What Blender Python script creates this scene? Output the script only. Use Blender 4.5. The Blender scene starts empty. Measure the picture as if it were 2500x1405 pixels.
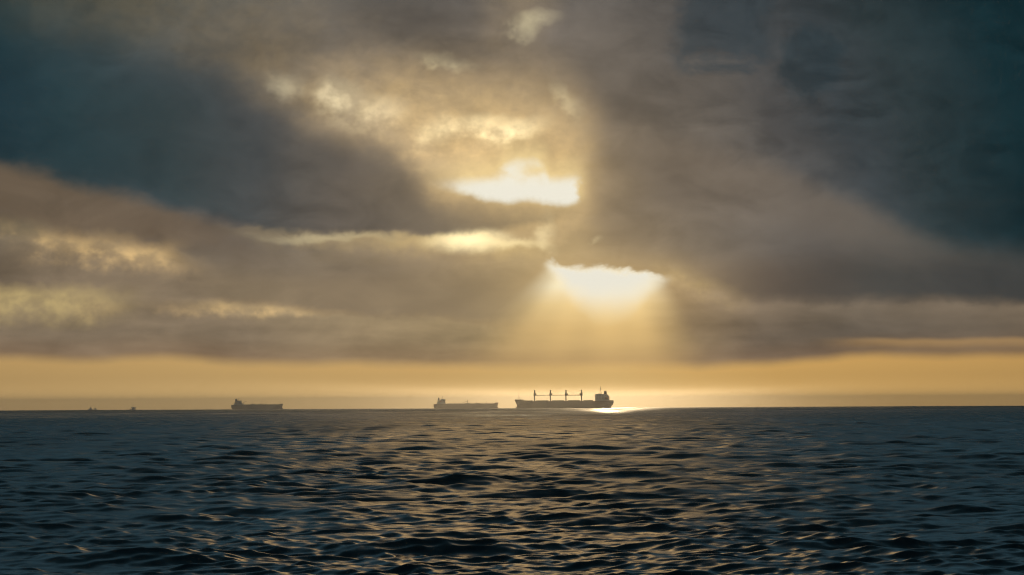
import bpy, bmesh, math, random
import numpy as np
from mathutils import Vector

# ------------------------------------------------------------------ constants
RPP = 1.257e-4            # radians per photo pixel (photo is 2500 px wide)
CAM_H = 8.5               # eye height above the sea
EARTH = 7.4e6             # effective earth radius (with refraction)
DIP = math.sqrt(2 * CAM_H / EARTH)
HORIZON_Y = 999.0         # photo row of the sea horizon (centre)
LEVEL_Y = HORIZON_Y - DIP / RPP     # photo row of elevation zero
SUN_AZ = (1500 - 1250) * RPP
SUN_EL = (LEVEL_Y - 580) * RPP     # the sun stands behind the cloud just above the main opening
SKY_R = 33500.0           # distance of the cloud deck

scene = bpy.context.scene
col = scene.collection

# ------------------------------------------------------------------ camera
cam_data = bpy.data.cameras.new('camera')
cam = bpy.data.objects.new('camera', cam_data)
col.objects.link(cam)
cam_data.sensor_width = 36.0
cam_data.lens = 18.0 / math.tan(1250 * RPP)
pitch = (LEVEL_Y - 702.5) * RPP          # look up a little
cam.location = (0, 0, CAM_H)
cam.rotation_mode = 'XYZ'
from mathutils import Matrix
ROLL = math.radians(-0.27)
cam.rotation_euler = (Matrix.Rotation(math.pi / 2 + pitch, 3, 'X') @ Matrix.Rotation(ROLL, 3, 'Z')).to_euler()
cam_data.clip_start = 0.5
cam_data.clip_end = 90000
cam_data.dof.use_dof = True
cam_data.dof.focus_distance = 6000
cam_data.dof.aperture_fstop = 4.0
scene.camera = cam

# ------------------------------------------------------------------ colour management
vs = scene.view_settings
vs.view_transform = 'Standard'
vs.look = 'None'
vs.exposure = 0.0
vs.gamma = 1.0
vs.use_curve_mapping = False
scene.cycles.use_denoising = True
scene.cycles.use_adaptive_sampling = True
scene.cycles.adaptive_threshold = 0.006
scene.cycles.adaptive_min_samples = 8
scene.cycles.filter_width = 1.1
scene.cycles.max_bounces = 6
scene.cycles.volume_bounces = 1
scene.cycles.sample_clamp_indirect = 4.0

# ------------------------------------------------------------------ node helpers
world = bpy.data.worlds.new('World')
scene.world = world
world.use_nodes = True
nt = world.node_tree
nt.nodes.clear()


def lin(c):
    c /= 255.0
    return c / 12.92 if c <= 0.04045 else ((c + 0.055) / 1.055) ** 2.4


def C(r, g, b, k=1.0):
    return (lin(r) * k, lin(g) * k, lin(b) * k)


class S:
    """a float socket with arithmetic"""
    def __init__(self, s):
        self.s = s

    def __add__(self, o): return mth('ADD', self, o)
    __radd__ = __add__
    def __sub__(self, o): return mth('SUBTRACT', self, o)
    def __rsub__(self, o): return mth('SUBTRACT', o, self)
    def __mul__(self, o): return mth('MULTIPLY', self, o)
    __rmul__ = __mul__
    def __truediv__(self, o): return mth('DIVIDE', self, o)
    def __neg__(self): return mth('MULTIPLY', self, -1.0)


def put(sock, v):
    if isinstance(v, S):
        nt.links.new(v.s, sock)
    elif isinstance(v, bpy.types.NodeSocket):
        nt.links.new(v, sock)
    elif isinstance(v, tuple) and len(sock.default_value) == 4:
        sock.default_value = (*v, 1.0)
    else:
        sock.default_value = v


def mth(op, *a, clamp=False):
    n = nt.nodes.new('ShaderNodeMath')
    n.operation = op
    n.use_clamp = clamp
    for i, v in enumerate(a):
        put(n.inputs[i], v)
    return S(n.outputs[0])


def mx(a, b): return mth('MAXIMUM', a, b)
def mn(a, b): return mth('MINIMUM', a, b)
def inv(a): return 1.0 - a


def sm(v, a, b):
    """smoothstep of v from a (0) to b (1)"""
    n = nt.nodes.new('ShaderNodeMapRange')
    n.interpolation_type = 'SMOOTHSTEP'
    put(n.inputs[0], v); put(n.inputs[1], a); put(n.inputs[2], b)
    n.inputs[3].default_value = 0.0; n.inputs[4].default_value = 1.0
    return S(n.outputs[0])


def bell(v, cx, cy, rx, ry, rot=0.0, k=2.1):
    """soft elliptical bump at (cx, cy) of the sky-coordinate vector v"""
    m = nt.nodes.new('ShaderNodeMapping')
    m.vector_type = 'TEXTURE'
    put(m.inputs[0], v)
    m.inputs['Location'].default_value = (cx, cy, 0)
    m.inputs['Rotation'].default_value = (0, 0, rot)
    m.inputs['Scale'].default_value = (rx * k, ry * k, 1)
    g = nt.nodes.new('ShaderNodeTexGradient')
    g.gradient_type = 'SPHERICAL'
    put(g.inputs[0], m.outputs[0])
    return sm(S(g.outputs[1]), 0.0, 1.0)


def vec(x, y):
    n = nt.nodes.new('ShaderNodeCombineXYZ')
    put(n.inputs[0], x); put(n.inputs[1], y)
    return n.outputs[0]


def vmath(op, a, b=None, c=None, scale=None):
    n = nt.nodes.new('ShaderNodeVectorMath')
    n.operation = op
    put(n.inputs[0], a)
    if b is not None: put(n.inputs[1], b)
    if c is not None: put(n.inputs[2], c)
    if scale is not None: put(n.inputs['Scale'], scale)
    return n.outputs[0]


def mix(f, a, b):
    n = nt.nodes.new('ShaderNodeMix')
    n.data_type = 'RGBA'
    n.clamp_factor = True
    put(n.inputs[0], f); put(n.inputs[6], a); put(n.inputs[7], b)
    return n.outputs[2]


def addc(base, colour, f):
    """base + colour * f"""
    return vmath('ADD', base, vmath('SCALE', colour, scale=f))


def scl(c, f): return vmath('SCALE', c, scale=f)


def ramp(v, stops):
    n = nt.nodes.new('ShaderNodeValToRGB')
    put(n.inputs[0], v)
    el = n.color_ramp.elements
    while len(el) < len(stops):
        el.new(0.5)
    for e, (p, c_) in zip(el, stops):
        e.position = p
        e.color = (*c_, 1.0)
    return n.outputs[0]


X0, X1 = -0.5, 3.0


def unit(v):
    return mth('MULTIPLY_ADD', v, 1 / (X1 - X0), -X0 / (X1 - X0), clamp=True)


def curve(t, pts):
    """edge height as a function of X (t = unit(X)): pts are (x, y) in thousands of px"""
    n = nt.nodes.new('ShaderNodeFloatCurve')
    put(n.inputs[1], t)
    cm = n.mapping
    cv = cm.curves[0]
    P = [((x - X0) / (X1 - X0), y) for x, y in pts]
    if P[0][0] > 0: P.insert(0, (0.0, P[0][1]))
    if P[-1][0] < 1: P.append((1.0, P[-1][1]))
    while len(cv.points) < len(P):
        cv.points.new(0.5, 0.5)
    for pt, (x, y) in zip(cv.points, P):
        pt.location = (x, y)
        pt.handle_type = 'AUTO_CLAMPED'
    cm.update()
    return S(n.outputs[0])


def sky_coords(kind):
    """direction, and azimuth / elevation in thousands of photo pixels"""
    tc = nt.nodes.new('ShaderNodeTexCoord')
    d = vmath('NORMALIZE', tc.outputs[kind])
    sep = nt.nodes.new('ShaderNodeSeparateXYZ')
    nt.links.new(d, sep.inputs[0])
    dx_, dy_, dz_ = (S(sep.outputs[i]) for i in range(3))
    az = mth('ARCTAN2', dx_, dy_)
    el = mth('ARCSINE', dz_)
    return d, az * (1 / (RPP * 1000)) + 1.25, LEVEL_Y / 1000 - el * (1 / (RPP * 1000))


def along(x, stops):
    """colour ramp along azimuth; stops in thousands of px"""
    return ramp(x, [((p + 0.5) / 3.5, c_) for p, c_ in stops])


# ------------------------------------------------------------------ world: the clear evening air behind the clouds
_, X, Y = sky_coords('Generated')
nish = nt.nodes.new('ShaderNodeTexSky')
nish.sky_type = 'NISHITA'
nish.sun_disc = False
nish.sun_elevation = SUN_EL
nish.sun_rotation = SUN_AZ
nish.air_density = 1.5
nish.dust_density = 3.0
clear = along(unit(X), [(0.0, C(192, 157, 100)), (0.5, C(202, 166, 106)), (1.05, C(216, 176, 110)), (1.3, C(227, 187, 117)), (1.5, C(233, 192, 121)),
                        (1.7, C(226, 182, 109)), (1.9, C(214, 170, 98)), (2.5, C(198, 157, 91))])
clear = scl(clear, 0.98 + 0.55 * sm(Y, 0.915, 0.985))
clear = mix(sm(Y, 0.86, 0.80), clear, C(240, 214, 156))
clear = mix(sm(Y, 0.800, 0.715), clear, C(234, 234, 219))
bgw = nt.nodes.new('ShaderNodeBackground')
put(bgw.inputs[0], vmath('SCALE', nish.outputs[0], scale=0.05))
bgw.inputs[1].default_value = 0.05
bgc = nt.nodes.new('ShaderNodeBackground')
put(bgc.inputs[0], clear)
adds = nt.nodes.new('ShaderNodeAddShader')
nt.links.new(bgw.outputs[0], adds.inputs[0])
nt.links.new(bgc.outputs[0], adds.inputs[1])
wo = nt.nodes.new('ShaderNodeOutputWorld')
nt.links.new(adds.outputs[0], wo.inputs[0])
world.cycles.sampling_method = 'NONE'

# ------------------------------------------------------------------ the sun
sun_data = bpy.data.lights.new('sun', 'SUN')
sun_data.energy = 0.9
sun_data.angle = math.radians(0.6)
sun_data.color = (1.0, 0.74, 0.42)
sun = bpy.data.objects.new('sun', sun_data)
col.objects.link(sun)
sd = Vector((math.sin(SUN_AZ) * math.cos(SUN_EL), math.cos(SUN_AZ) * math.cos(SUN_EL), math.sin(SUN_EL)))
sun.rotation_euler = sd.to_track_quat('Z', 'Y').to_euler()
sun.location = sd * 9000

# ------------------------------------------------------------------ sky: the broken cloud deck, open where the sun breaks through
sky_mat = bpy.data.materials.new('cloud_deck')
sky_mat.use_nodes = True
nt = sky_mat.node_tree
nt.nodes.clear()
DIRV, X, Y = sky_coords('Object')


def noise(size, stretch=1.6, detail=6.0, rough=0.55, seed=0.0, kind='FBM', twist=0.0, shift=(0.0, 0.0)):
    """cloud noise in direction space; size in thousands of px. returns (float, colour)"""
    k = 1.0 / (size * RPP * 1000)
    m = nt.nodes.new('ShaderNodeMapping')
    nt.links.new(DIRV, m.inputs[0])
    m.inputs['Scale'].default_value = (k, k, k * stretch)
    m.inputs['Location'].default_value = (seed * 3.1 + shift[0] / size, seed * 1.7, seed * 5.3 + shift[1] / size * stretch)
    n = nt.nodes.new('ShaderNodeTexNoise')
    n.noise_dimensions = '3D'
    n.noise_type = kind
    nt.links.new(m.outputs[0], n.inputs['Vector'])
    n.inputs['Scale'].default_value = 1.0
    n.inputs['Detail'].default_value = detail
    n.inputs['Roughness'].default_value = rough
    n.inputs['Distortion'].default_value = twist
    sp = nt.nodes.new('ShaderNodeSeparateColor')     # only evaluated where it is linked on
    nt.links.new(n.outputs['Color'], sp.inputs[0])
    return S(n.outputs['Fac']) - 0.5, S(sp.outputs[0]) - 0.5, S(sp.outputs[1]) - 0.5


nA, wAx, wAy = noise(0.34, 1.7, 2.0, 0.5, 1.0)
nB, wBx, wBy = noise(0.11, 1.4, 3.0, 0.5, 2.0)
nC, _, _ = noise(0.036, 1.2, 3.0, 0.55, 3.0)
nD, _, _ = noise(0.6, 2.4, 3.0, 0.5, 4.0)
nE, _, _ = noise(0.19, 1.9, 5.0, 0.56, 5.0, twist=0.7)
nF, _, _ = noise(0.080, 1.5, 4.0, 0.6, 6.0, twist=0.6)
nE2, _, _ = noise(0.19, 1.9, 5.0, 0.56, 5.0, twist=0.7, shift=(0.012, 0.020))
relief = (nE - nE2) * (0.12 + 0.50 * sm(nA, -0.06, 0.10))                                   # billows: the side turned to the sun is lighter
nG, _, _ = noise(0.30, 6.0, 4.0, 0.55, 8.0)

Xs = X + wAx * 0.12 + wBx * 0.05 + nF * 0.03
Ys = Y + wAy * 0.06 + wBy * 0.03 + nF * 0.028 - nC * 0.010
Xf = X + wAx * 0.05 + wBx * 0.07 + nC * 0.035
Yf = Y + wAy * 0.03 + wBy * 0.05 - nC * 0.035
Xh = X + wBx * 0.035 + nC * 0.030 + nF * 0.03
Yh = Y + wBy * 0.025 - nC * 0.026 + nF * 0.03
Xt = X + nC * 0.016 + nF * 0.018
Yt = Y - nC * 0.016 + nF * 0.014 + wBy * 0.006
us, uh = unit(Xs), unit(Xt)
P0, Ps, Pf, Ph = vec(X, Y), vec(Xs, Ys), vec(Xf, Yf), vec(Xh, Yh)
Pt = vec(Xt, Yt)
lump = sm(nB * 0.8 + nC * 0.55, -0.14, 0.18)          # cumulus breakup
rough = 0.35 + 0.65 * lump
GOLD = C(236, 196, 124)
PALE = C(238, 226, 178)
SILVER = C(206, 198, 164)
WHITE = C(236, 238, 226)

# --- thick cloud lit from behind: warm near the sun, slate to teal away from it
low = sm(Y, 0.55, 0.85)
gx = (Xs - 1.33) * (0.87 - 0.39 * low)
gy = mn(Ys - 0.66, 0.0) * 0.80
r = mth('SQRT', gx * gx + gy * gy) + 0.26 * sm(Xs, 1.6, 2.6) * inv(low)
base = ramp(r * (1 / 1.6), [(0.0, C(150, 131, 98)), (0.10, C(136, 119, 95)), (0.20, C(124, 112, 97)),
                            (0.30, C(113, 105, 96)), (0.40, C(93, 91, 89)), (0.52, C(70, 76, 79)),
                            (0.64, C(53, 65, 68)), (0.80, C(26, 50, 56)), (1.0, C(14, 42, 49))])
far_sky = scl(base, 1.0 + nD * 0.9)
over = sm(Y, 0.05, -0.8)                                  # paler band added above the view to brighten the sea
sheen_glow = bell(P0, 1.22, -0.7, 0.34, 1.3)                 # warm glow added on the sun's side to gild the waves
far_sky = mix(over, far_sky, scl(mix(sheen_glow, C(66, 96, 109), C(252, 206, 140, 1.6)), 1.0 + nD * 1.2))
far_sky = mix(sm(Y, -1.8, -5.0), far_sky, scl(C(36, 58, 66), 1.0 + nD * 1.2))   # darkened again overhead so steep wave faces reflect dark
lowcol = along(us, [(0.0, C(128, 112, 92)), (0.6, C(134, 117, 95)), (1.25, C(158, 135, 98)),
                    (1.6, C(150, 126, 92)), (1.85, C(120, 105, 88)), (2.1, C(106, 95, 82)), (2.5, C(98, 86, 72))])
lowf = sm(Y + 0.10 * sm(Xs, 0.8, 0.2), 0.60, 0.74)
sky = mix(lowf, base, lowcol)
sky = scl(sky, 1.0 + nD * 0.9 + nE * 0.8 + nF * 0.35 + nG * (0.2 + 0.8 * low) - relief * 1.5)

# --- lit veil behind the banks
gl = sm(Xs, 1.50, 1.36) * 0.55 * bell(Ps, 1.20, 0.375, 0.29, 0.15, 0.15) + 0.13 * bell(Ps, 1.02, 0.255, 0.36, 0.08, 0.22) \
    + 0.03 * bell(Ps, 1.32, 0.55, 0.30, 0.14) + 0.085 * bell(Ps, 0.72, 0.06, 0.28, 0.12, 0.1) \
    + 0.13 * bell(Ps, 1.262, 0.01, 0.06, 0.085) + 0.060 * bell(Ps, 0.25, -0.01, 0.34, 0.09, 0.1) + 0.10 * bell(Ps, 0.80, 0.24, 0.20, 0.06, 0.42)
sky = addc(sky, GOLD, gl * (0.80 + 0.3 * lump + nF * 0.35))
dk = 0.34 * bell(Ps, 1.03, 0.05, 0.16, 0.08, 0.35) + 0.24 * bell(Ps, 0.62, 0.125, 0.12, 0.05, 0.2) \
    + 0.22 * bell(Ps, 1.50, 0.235, 0.13, 0.06, 0.35)
sky = scl(sky, 1.0 - dk)
# pale scraps of sunlit cumulus
scr = 0.80 * bell(Pf, 1.275, 0.062, 0.024, 0.026) + 0.40 * bell(Pf, 1.315, 0.038, 0.030, 0.014) \
    + 0.30 * bell(Pf, 1.090, 0.150, 0.050, 0.016, 0.15) \
    + 0.62 * bell(Pf, 1.180, 0.300, 0.075, 0.022, 0.1) + 0.62 * bell(Pf, 1.262, 0.318, 0.055, 0.020, -0.35) \
    + 0.40 * bell(Pf, 1.060, 0.318, 0.036, 0.022, -0.5) + 0.22 * bell(Pf, 1.385, 0.245, 0.015, 0.036, -0.5)
sky = addc(sky, PALE, scr * rough)
sil = bell(Pf, 0.703, 0.208, 0.034, 0.020, 0.3) * 0.34 + bell(Pf, 0.815, 0.225, 0.036, 0.030, 0.5) * 0.40 \
    + bell(Pf, 0.865, 0.262, 0.060, 0.036, 0.5) * 0.40 + bell(Pf, 0.945, 0.262, 0.045, 0.022, 0.3) * 0.34
sky = addc(sky, SILVER, sil * rough)

# --- upper opening
t2 = curve(uh, [(0.99, 0.460), (1.03, 0.436), (1.12, 0.432), (1.20, 0.425), (1.25, 0.388), (1.30, 0.384), (1.335, 0.402), (1.35, 0.430), (1.40, 0.422), (1.45, 0.418)])
b2 = curve(uh, [(0.99, 0.425), (1.03, 0.442), (1.12, 0.468), (1.20, 0.490), (1.24, 0.496), (1.29, 0.488), (1.37, 0.500), (1.42, 0.494), (1.45, 0.49)])
halo2 = sm(Yt, t2 - 0.075, t2 + 0.025) * sm(Yt, b2 + 0.016, b2 - 0.03) * sm(Xt, 0.98, 1.16) * sm(Xt, 1.45, 1.39)
sky = mix(halo2 * (0.55 + 0.35 * lump), sky, C(234, 210, 152))
core2 = sm(Yt, t2 - 0.012, t2 + 0.026) * sm(Yt, b2 + 0.006, b2 - 0.022) * sm(Xt + nE * 0.05 + nC * 0.04, 1.432, 1.400) * sm(Xt, 1.03, 1.19)
hole2 = core2 * (1.0 - (0.35 + 0.5 * inv(lump)) * sm(Y, 0.47, 0.415)) * inv(0.85 * bell(Pt, 1.315, 0.410, 0.035, 0.013))
sky = mix(hole2, sky, WHITE)
sky = addc(sky, GOLD, 0.16 * bell(P0, 1.27, 0.452, 0.18, 0.06))

# --- lit gap under the great left bank
gp = curve(us, [(0.4, 0.545), (0.55, 0.556), (0.8, 0.570), (1.0, 0.580), (1.08, 0.582), (1.16, 0.578), (1.25, 0.592), (1.33, 0.598)])
gd = Yf - gp
gw = sm(Xs, 0.42, 0.80) * sm(Xs, 1.36, 1.25)
sky = mix(gw * sm(gd, -0.020, -0.002) * sm(gd, 0.05, 0.0) * (0.30 + 0.34 * sm(Xs, 0.85, 1.1)), sky, C(206, 178, 122))
sky = addc(sky, PALE, 0.95 * bell(Pt, 1.145, 0.582, 0.070, 0.021) + 0.30 * bell(Ph, 1.275, 0.592, 0.040, 0.010)
           + 0.20 * bell(Ps, 0.80, 0.575, 0.13, 0.008) + 0.30 * rough * bell(Pf, 1.335, 0.570, 0.014, 0.045))
sky = addc(sky, GOLD, 0.12 * bell(Ps, 0.95, 0.61, 0.30, 0.03))

# --- great left bank
t1 = curve(us, [(-0.5, 0.10), (0.0, 0.135), (0.25, 0.155), (0.5, 0.185), (0.65, 0.235), (0.78, 0.295), (0.92, 0.330), (1.0, 0.40), (1.08, 0.465), (1.2, 0.497), (1.33, 0.505), (1.5, 0.56)])
b1 = curve(us, [(-0.5, 0.36), (0.0, 0.385), (0.2, 0.440), (0.45, 0.510), (0.7, 0.557), (0.9, 0.570), (1.05, 0.574), (1.2, 0.555), (1.33, 0.535), (1.5, 0.50)])
soft1 = 0.014 + 0.042 * sm(Xs, 0.7, 0.1)
bank1 = sm(Ys, t1 - 0.075, t1 + 0.095) * sm(Ys, b1 + soft1, b1 - soft1)
d1 = along(us, [(-0.1, C(28, 48, 57)), (0.15, C(40, 59, 64)), (0.4, C(55, 67, 69)), (0.62, C(74, 77, 77)),
                (0.84, C(100, 92, 83)), (1.05, C(116, 104, 88)), (1.3, C(147, 129, 98))])
sky = mix(bank1 * 0.93, sky, scl(d1, 1.0 + nD * 0.6 + nE * 0.6 + nF * 0.2 - relief * 1.5))

# --- brown strip below it on the left, with lit gaps
b1b = curve(us, [(-0.5, 0.50), (0.0, 0.535), (0.2, 0.575), (0.4, 0.600), (0.55, 0.625), (0.75, 0.665), (1.0, 0.70)])
strip = sm(Ys, b1 - 0.015, b1 + 0.035) * sm(Ys, b1b + 0.03, b1b - 0.04) * sm(Xs, 0.78, 0.4)
sky = mix(strip * 0.80, sky, scl(C(116, 98, 78), 1.0 + nE * 0.6 - relief * 1.3))
lg = bell(Pf, 0.06, 0.575, 0.09, 0.034, 0.15) * 0.24 + bell(Pf, 0.27, 0.612, 0.14, 0.028, 0.18) * 0.44 \
    + bell(Pf, 0.37, 0.622, 0.06, 0.022, -0.3) * 0.20 + 0.34 * bell(Pf, 0.56, 0.748, 0.12, 0.019, 0.04) \
    + 0.22 * bell(Pf, 0.72, 0.757, 0.09, 0.012) + 0.16 * bell(Pf, 0.235, 0.745, 0.05, 0.018)
sky = addc(sky, C(222, 182, 112), lg * rough * 1.45)
lg2 = sm(Yf, 0.680, 0.720) * sm(Yf, 0.81, 0.725) * sm(Xf, 0.40, 0.14)
sky = mix(lg2 * (0.45 + 0.45 * lump), sky, C(196, 172, 118))
sky = scl(sky, 1.0 - 0.26 * bell(Ps, 0.01, 0.655, 0.085, 0.036))

# --- middle bank, centre left
t3 = curve(us, [(0.4, 0.62), (0.6, 0.635), (0.9, 0.635), (1.1, 0.630), (1.34, 0.645), (1.4, 0.68)])
b3 = curve(us, [(0.3, 0.66), (0.5, 0.715), (0.62, 0.738), (0.8, 0.760), (1.0, 0.777), (1.25, 0.785), (1.4, 0.78)])
bank3 = sm(Ys, t3 - 0.02, t3 + 0.08) * sm(Yf, b3 + 0.016, b3 - 0.022) * sm(Xf, 0.42, 0.58) * sm(Xs, 1.40, 1.30)
d3 = along(us, [(0.4, C(138, 121, 96)), (0.85, C(134, 117, 94)), (1.1, C(142, 124, 98)), (1.33, C(156, 135, 100))])
sky = mix(bank3 * 0.78, sky, scl(d3, 1.0 + nE * 0.4 - relief * 1.3))
lit3 = sm(Ys, b3 - 0.004, b3 + 0.014) * sm(Ys, b3 + 0.07, b3 + 0.012) * sm(Xs, 0.35, 0.6) * sm(Xs, 1.38, 1.15)
sky = addc(sky, C(190, 174, 134), 0.085 * lit3)

# --- right mass: darker upper wedge, lit diagonal, lower roll
b4 = curve(us, [(1.35, 0.29), (1.5, 0.315), (1.7, 0.355), (1.85, 0.385), (2.0, 0.445), (2.15, 0.515), (2.3, 0.580), (2.5, 0.600), (3.0, 0.60)])
up4 = sm(Ys, b4 + 0.065, b4 - 0.105) * sm(Xs, 1.38, 1.62)
sky = scl(sky, 1.0 - 0.20 * up4)
below4 = sm(Ys, b4 - 0.03, b4 + 0.05) * sm(Ys, b4 + 0.26, b4 + 0.08) * sm(Xs, 1.45, 1.70) * sm(Xs, 2.6, 2.1)
sky = mix(below4 * 0.50, sky, C(124, 110, 94))
roll_b = curve(us, [(1.45, 0.640), (1.60, 0.664), (1.66, 0.676), (1.72, 0.705), (1.8, 0.732), (1.9, 0.741), (2.2, 0.738), (2.5, 0.746), (3.0, 0.745)])
roll = sm(Ys, 0.57, 0.69) * sm(Ys, roll_b + 0.012, roll_b - 0.028) * sm(Xs, 1.62, 1.88)
rollc = along(us, [(1.5, C(124, 108, 90)), (1.9, C(92, 82, 73)), (2.15, C(73, 72, 69)), (2.5, C(60, 62, 62))])
sky = mix(roll * 0.92, sky, scl(rollc, 1.0 + nE * 0.4 - relief * 1.3))
under = sm(Ys, roll_b - 0.004, roll_b + 0.016) * sm(Ys, roll_b + 0.085, roll_b + 0.01) * sm(Xs, 1.62, 1.80)
sky = addc(sky, C(196, 172, 138), 0.09 * under)
sky = addc(sky, C(222, 190, 110), 0.20 * rough * bell(Pf, 1.715, 0.693, 0.080, 0.020, 0.42))
# dark teal scud at the top right
blk = sm(Xf, 1.640, 1.700) * sm(Xf, 1.935, 1.850) * sm(Yf + 0.25 * nE, 0.172, 0.112)
sky = mix(blk * 0.60, sky, C(50, 64, 71))
sky = mix(0.60 * sm(bell(Pf, 1.985, 0.150, 0.070, 0.075, 0.4) + nF * 0.9 + nE * 0.6, 0.25, 0.75), sky, C(46, 60, 66))
sky = scl(sky, 1.0 - 0.22 * sm(nE + nB * 0.4, -0.05, 0.18) * sm(Xs, 1.5, 1.8) * sm(Y, 0.62, 0.4))

# --- main opening under the right mass, sunbeams fanning out below it
t5 = curve(uh, [(1.30, 0.650), (1.335, 0.630), (1.36, 0.637), (1.40, 0.650), (1.48, 0.649), (1.57, 0.660), (1.635, 0.669), (1.67, 0.676)])
b5 = curve(uh, [(1.31, 0.630), (1.34, 0.645), (1.37, 0.682), (1.42, 0.725), (1.47, 0.744), (1.52, 0.740), (1.57, 0.710), (1.61, 0.684), (1.66, 0.672)])
Y5 = Yt + nF * 0.030 - nC * 0.014
open5 = sm(Y5, t5 - 0.006, t5 + 0.020) * sm(Xt, 1.318, 1.350) * sm(Xt, 1.662, 1.610)
depth = mx(Y - 0.655, 0.0)
xl = 1.345 - depth * 0.58
xr = 1.600 + depth * 0.26
beam = sm(X, xl - 0.03 - depth * 0.55, xl + 0.035 + depth * 0.60) * sm(X, xr + 0.022 + depth * 0.34, xr - 0.03 - depth * 0.38)
beam = beam * sm(Yt, t5 - 0.004, t5 + 0.02)
fan = (X - 1.47) / (depth + 0.12)
stri = 1.0 + 0.06 * mth('SINE', fan * 7.0 + 0.6) + 0.045 * mth('SINE', fan * 17.0 + 1.0) + nG * 0.25
fall = mth('POWER', math.e, (0.70 - mx(Y, 0.70)) * 13.3)
sky = mix(beam * 0.88 * stri, sky, ramp(fall, [(0.0, C(216, 178, 116)), (0.25, C(230, 192, 126)), (0.55, C(236, 206, 146)), (1.0, C(240, 230, 196))]))
soft5 = 0.030 + 0.044 * bell(P0, 1.49, 0.74, 0.07, 0.08)
wisp = 1.0 - 0.35 * sm(nE + nF * 0.6, 0.02, 0.16) * sm(Y, 0.715, 0.665)
hole5 = open5 * wisp * sm(Yt, b5 + soft5, b5 - soft5)
sky = mix(open5 * sm(Yt, b5 + soft5, b5 - soft5) * 0.8, sky, C(240, 226, 186))
sky = addc(sky, GOLD, 0.08 * bell(P0, 1.48, 0.70, 0.26, 0.11) + 0.24 * bell(P0, 1.485, 0.695, 0.16, 0.060))
sky = addc(sky, PALE, 0.25 * lump * bell(Pf, 1.450, 0.588, 0.012, 0.006, -0.6))

# --- lower edge of the cloud and the clear strip over the horizon
e6 = curve(us, [(-0.5, 0.862), (0.0, 0.866), (0.2, 0.876), (0.4, 0.868), (0.6, 0.882), (1.0, 0.888), (1.3, 0.895), (1.6, 0.895), (1.85, 0.893), (2.0, 0.884), (2.1, 0.874), (2.5, 0.872), (3.0, 0.872)])
Yl = Y + wAy * 0.018 + wBy * 0.012
gap6 = sm(Yl, e6 - 0.020, e6 + 0.016)
sky = mix(sm(Y, e6 - 0.07, e6) * 0.24, sky, C(170, 128, 90))
sk = sm(Xs, 1.96, 2.22) * sm(Yl, 0.824, 0.838) * sm(Yl, 0.866, 0.836)
sky = mix(sk * 0.42, sky, C(204, 160, 98))

near = nt.nodes.new('ShaderNodeEmission')
put(near.inputs[0], sky)
# well away from the sun the deck goes on as simpler cloud, with the added glow and bands, over the same clear strip
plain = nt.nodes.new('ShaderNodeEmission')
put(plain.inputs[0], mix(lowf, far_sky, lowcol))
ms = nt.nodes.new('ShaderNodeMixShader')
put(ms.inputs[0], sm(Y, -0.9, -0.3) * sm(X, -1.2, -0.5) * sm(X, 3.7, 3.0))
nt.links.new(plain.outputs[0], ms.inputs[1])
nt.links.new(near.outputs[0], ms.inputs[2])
# openings let the sun and the clear air through
holes = mx(gap6, mx(hole5, hole2))
tr = nt.nodes.new('ShaderNodeBsdfTransparent')
mo = nt.nodes.new('ShaderNodeMixShader')
put(mo.inputs[0], holes)
nt.links.new(ms.outputs[0], mo.inputs[1])
nt.links.new(tr.outputs[0], mo.inputs[2])
out = nt.nodes.new('ShaderNodeOutputMaterial')
nt.links.new(mo.outputs[0], out.inputs['Surface'])
sky_mat.cycles.emission_sampling = 'NONE'


def build_sky():
    bm = bmesh.new()
    rings = []
    els = [-0.012, 0.0, 0.03, 0.06, 0.1, 0.15, 0.22, 0.32, 0.45, 0.6, 0.8, 1.0, 1.2, 1.4]
    n = 96
    for e in els:
        rings.append([bm.verts.new((SKY_R * math.cos(e) * math.sin(i * 2 * math.pi / n), SKY_R * math.cos(e) * math.cos(i * 2 * math.pi / n), SKY_R * math.sin(e))) for i in range(n)])
    for a_, b_ in zip(rings, rings[1:]):
        for i in range(n):
            bm.faces.new((a_[i], a_[(i + 1) % n], b_[(i + 1) % n], b_[i]))
    top = bm.verts.new((0, 0, SKY_R))
    for i in range(n):
        bm.faces.new((rings[-1][i], rings[-1][(i + 1) % n], top))
    me = bpy.data.meshes.new('sky')
    bm.to_mesh(me); bm.free()
    me.materials.append(sky_mat)
    o = bpy.data.objects.new('sky', me)
    col.objects.link(o)
    o['kind'] = 'structure'
    return o


build_sky()


# ------------------------------------------------------------------ materials
def new_mat(name):
    m = bpy.data.materials.new(name)
    m.use_nodes = True
    return m, m.node_tree, m.node_tree.nodes['Principled BSDF']


def drop(x, y):
    """earth curvature"""
    return -(x * x + y * y) / (2 * EARTH)


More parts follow.
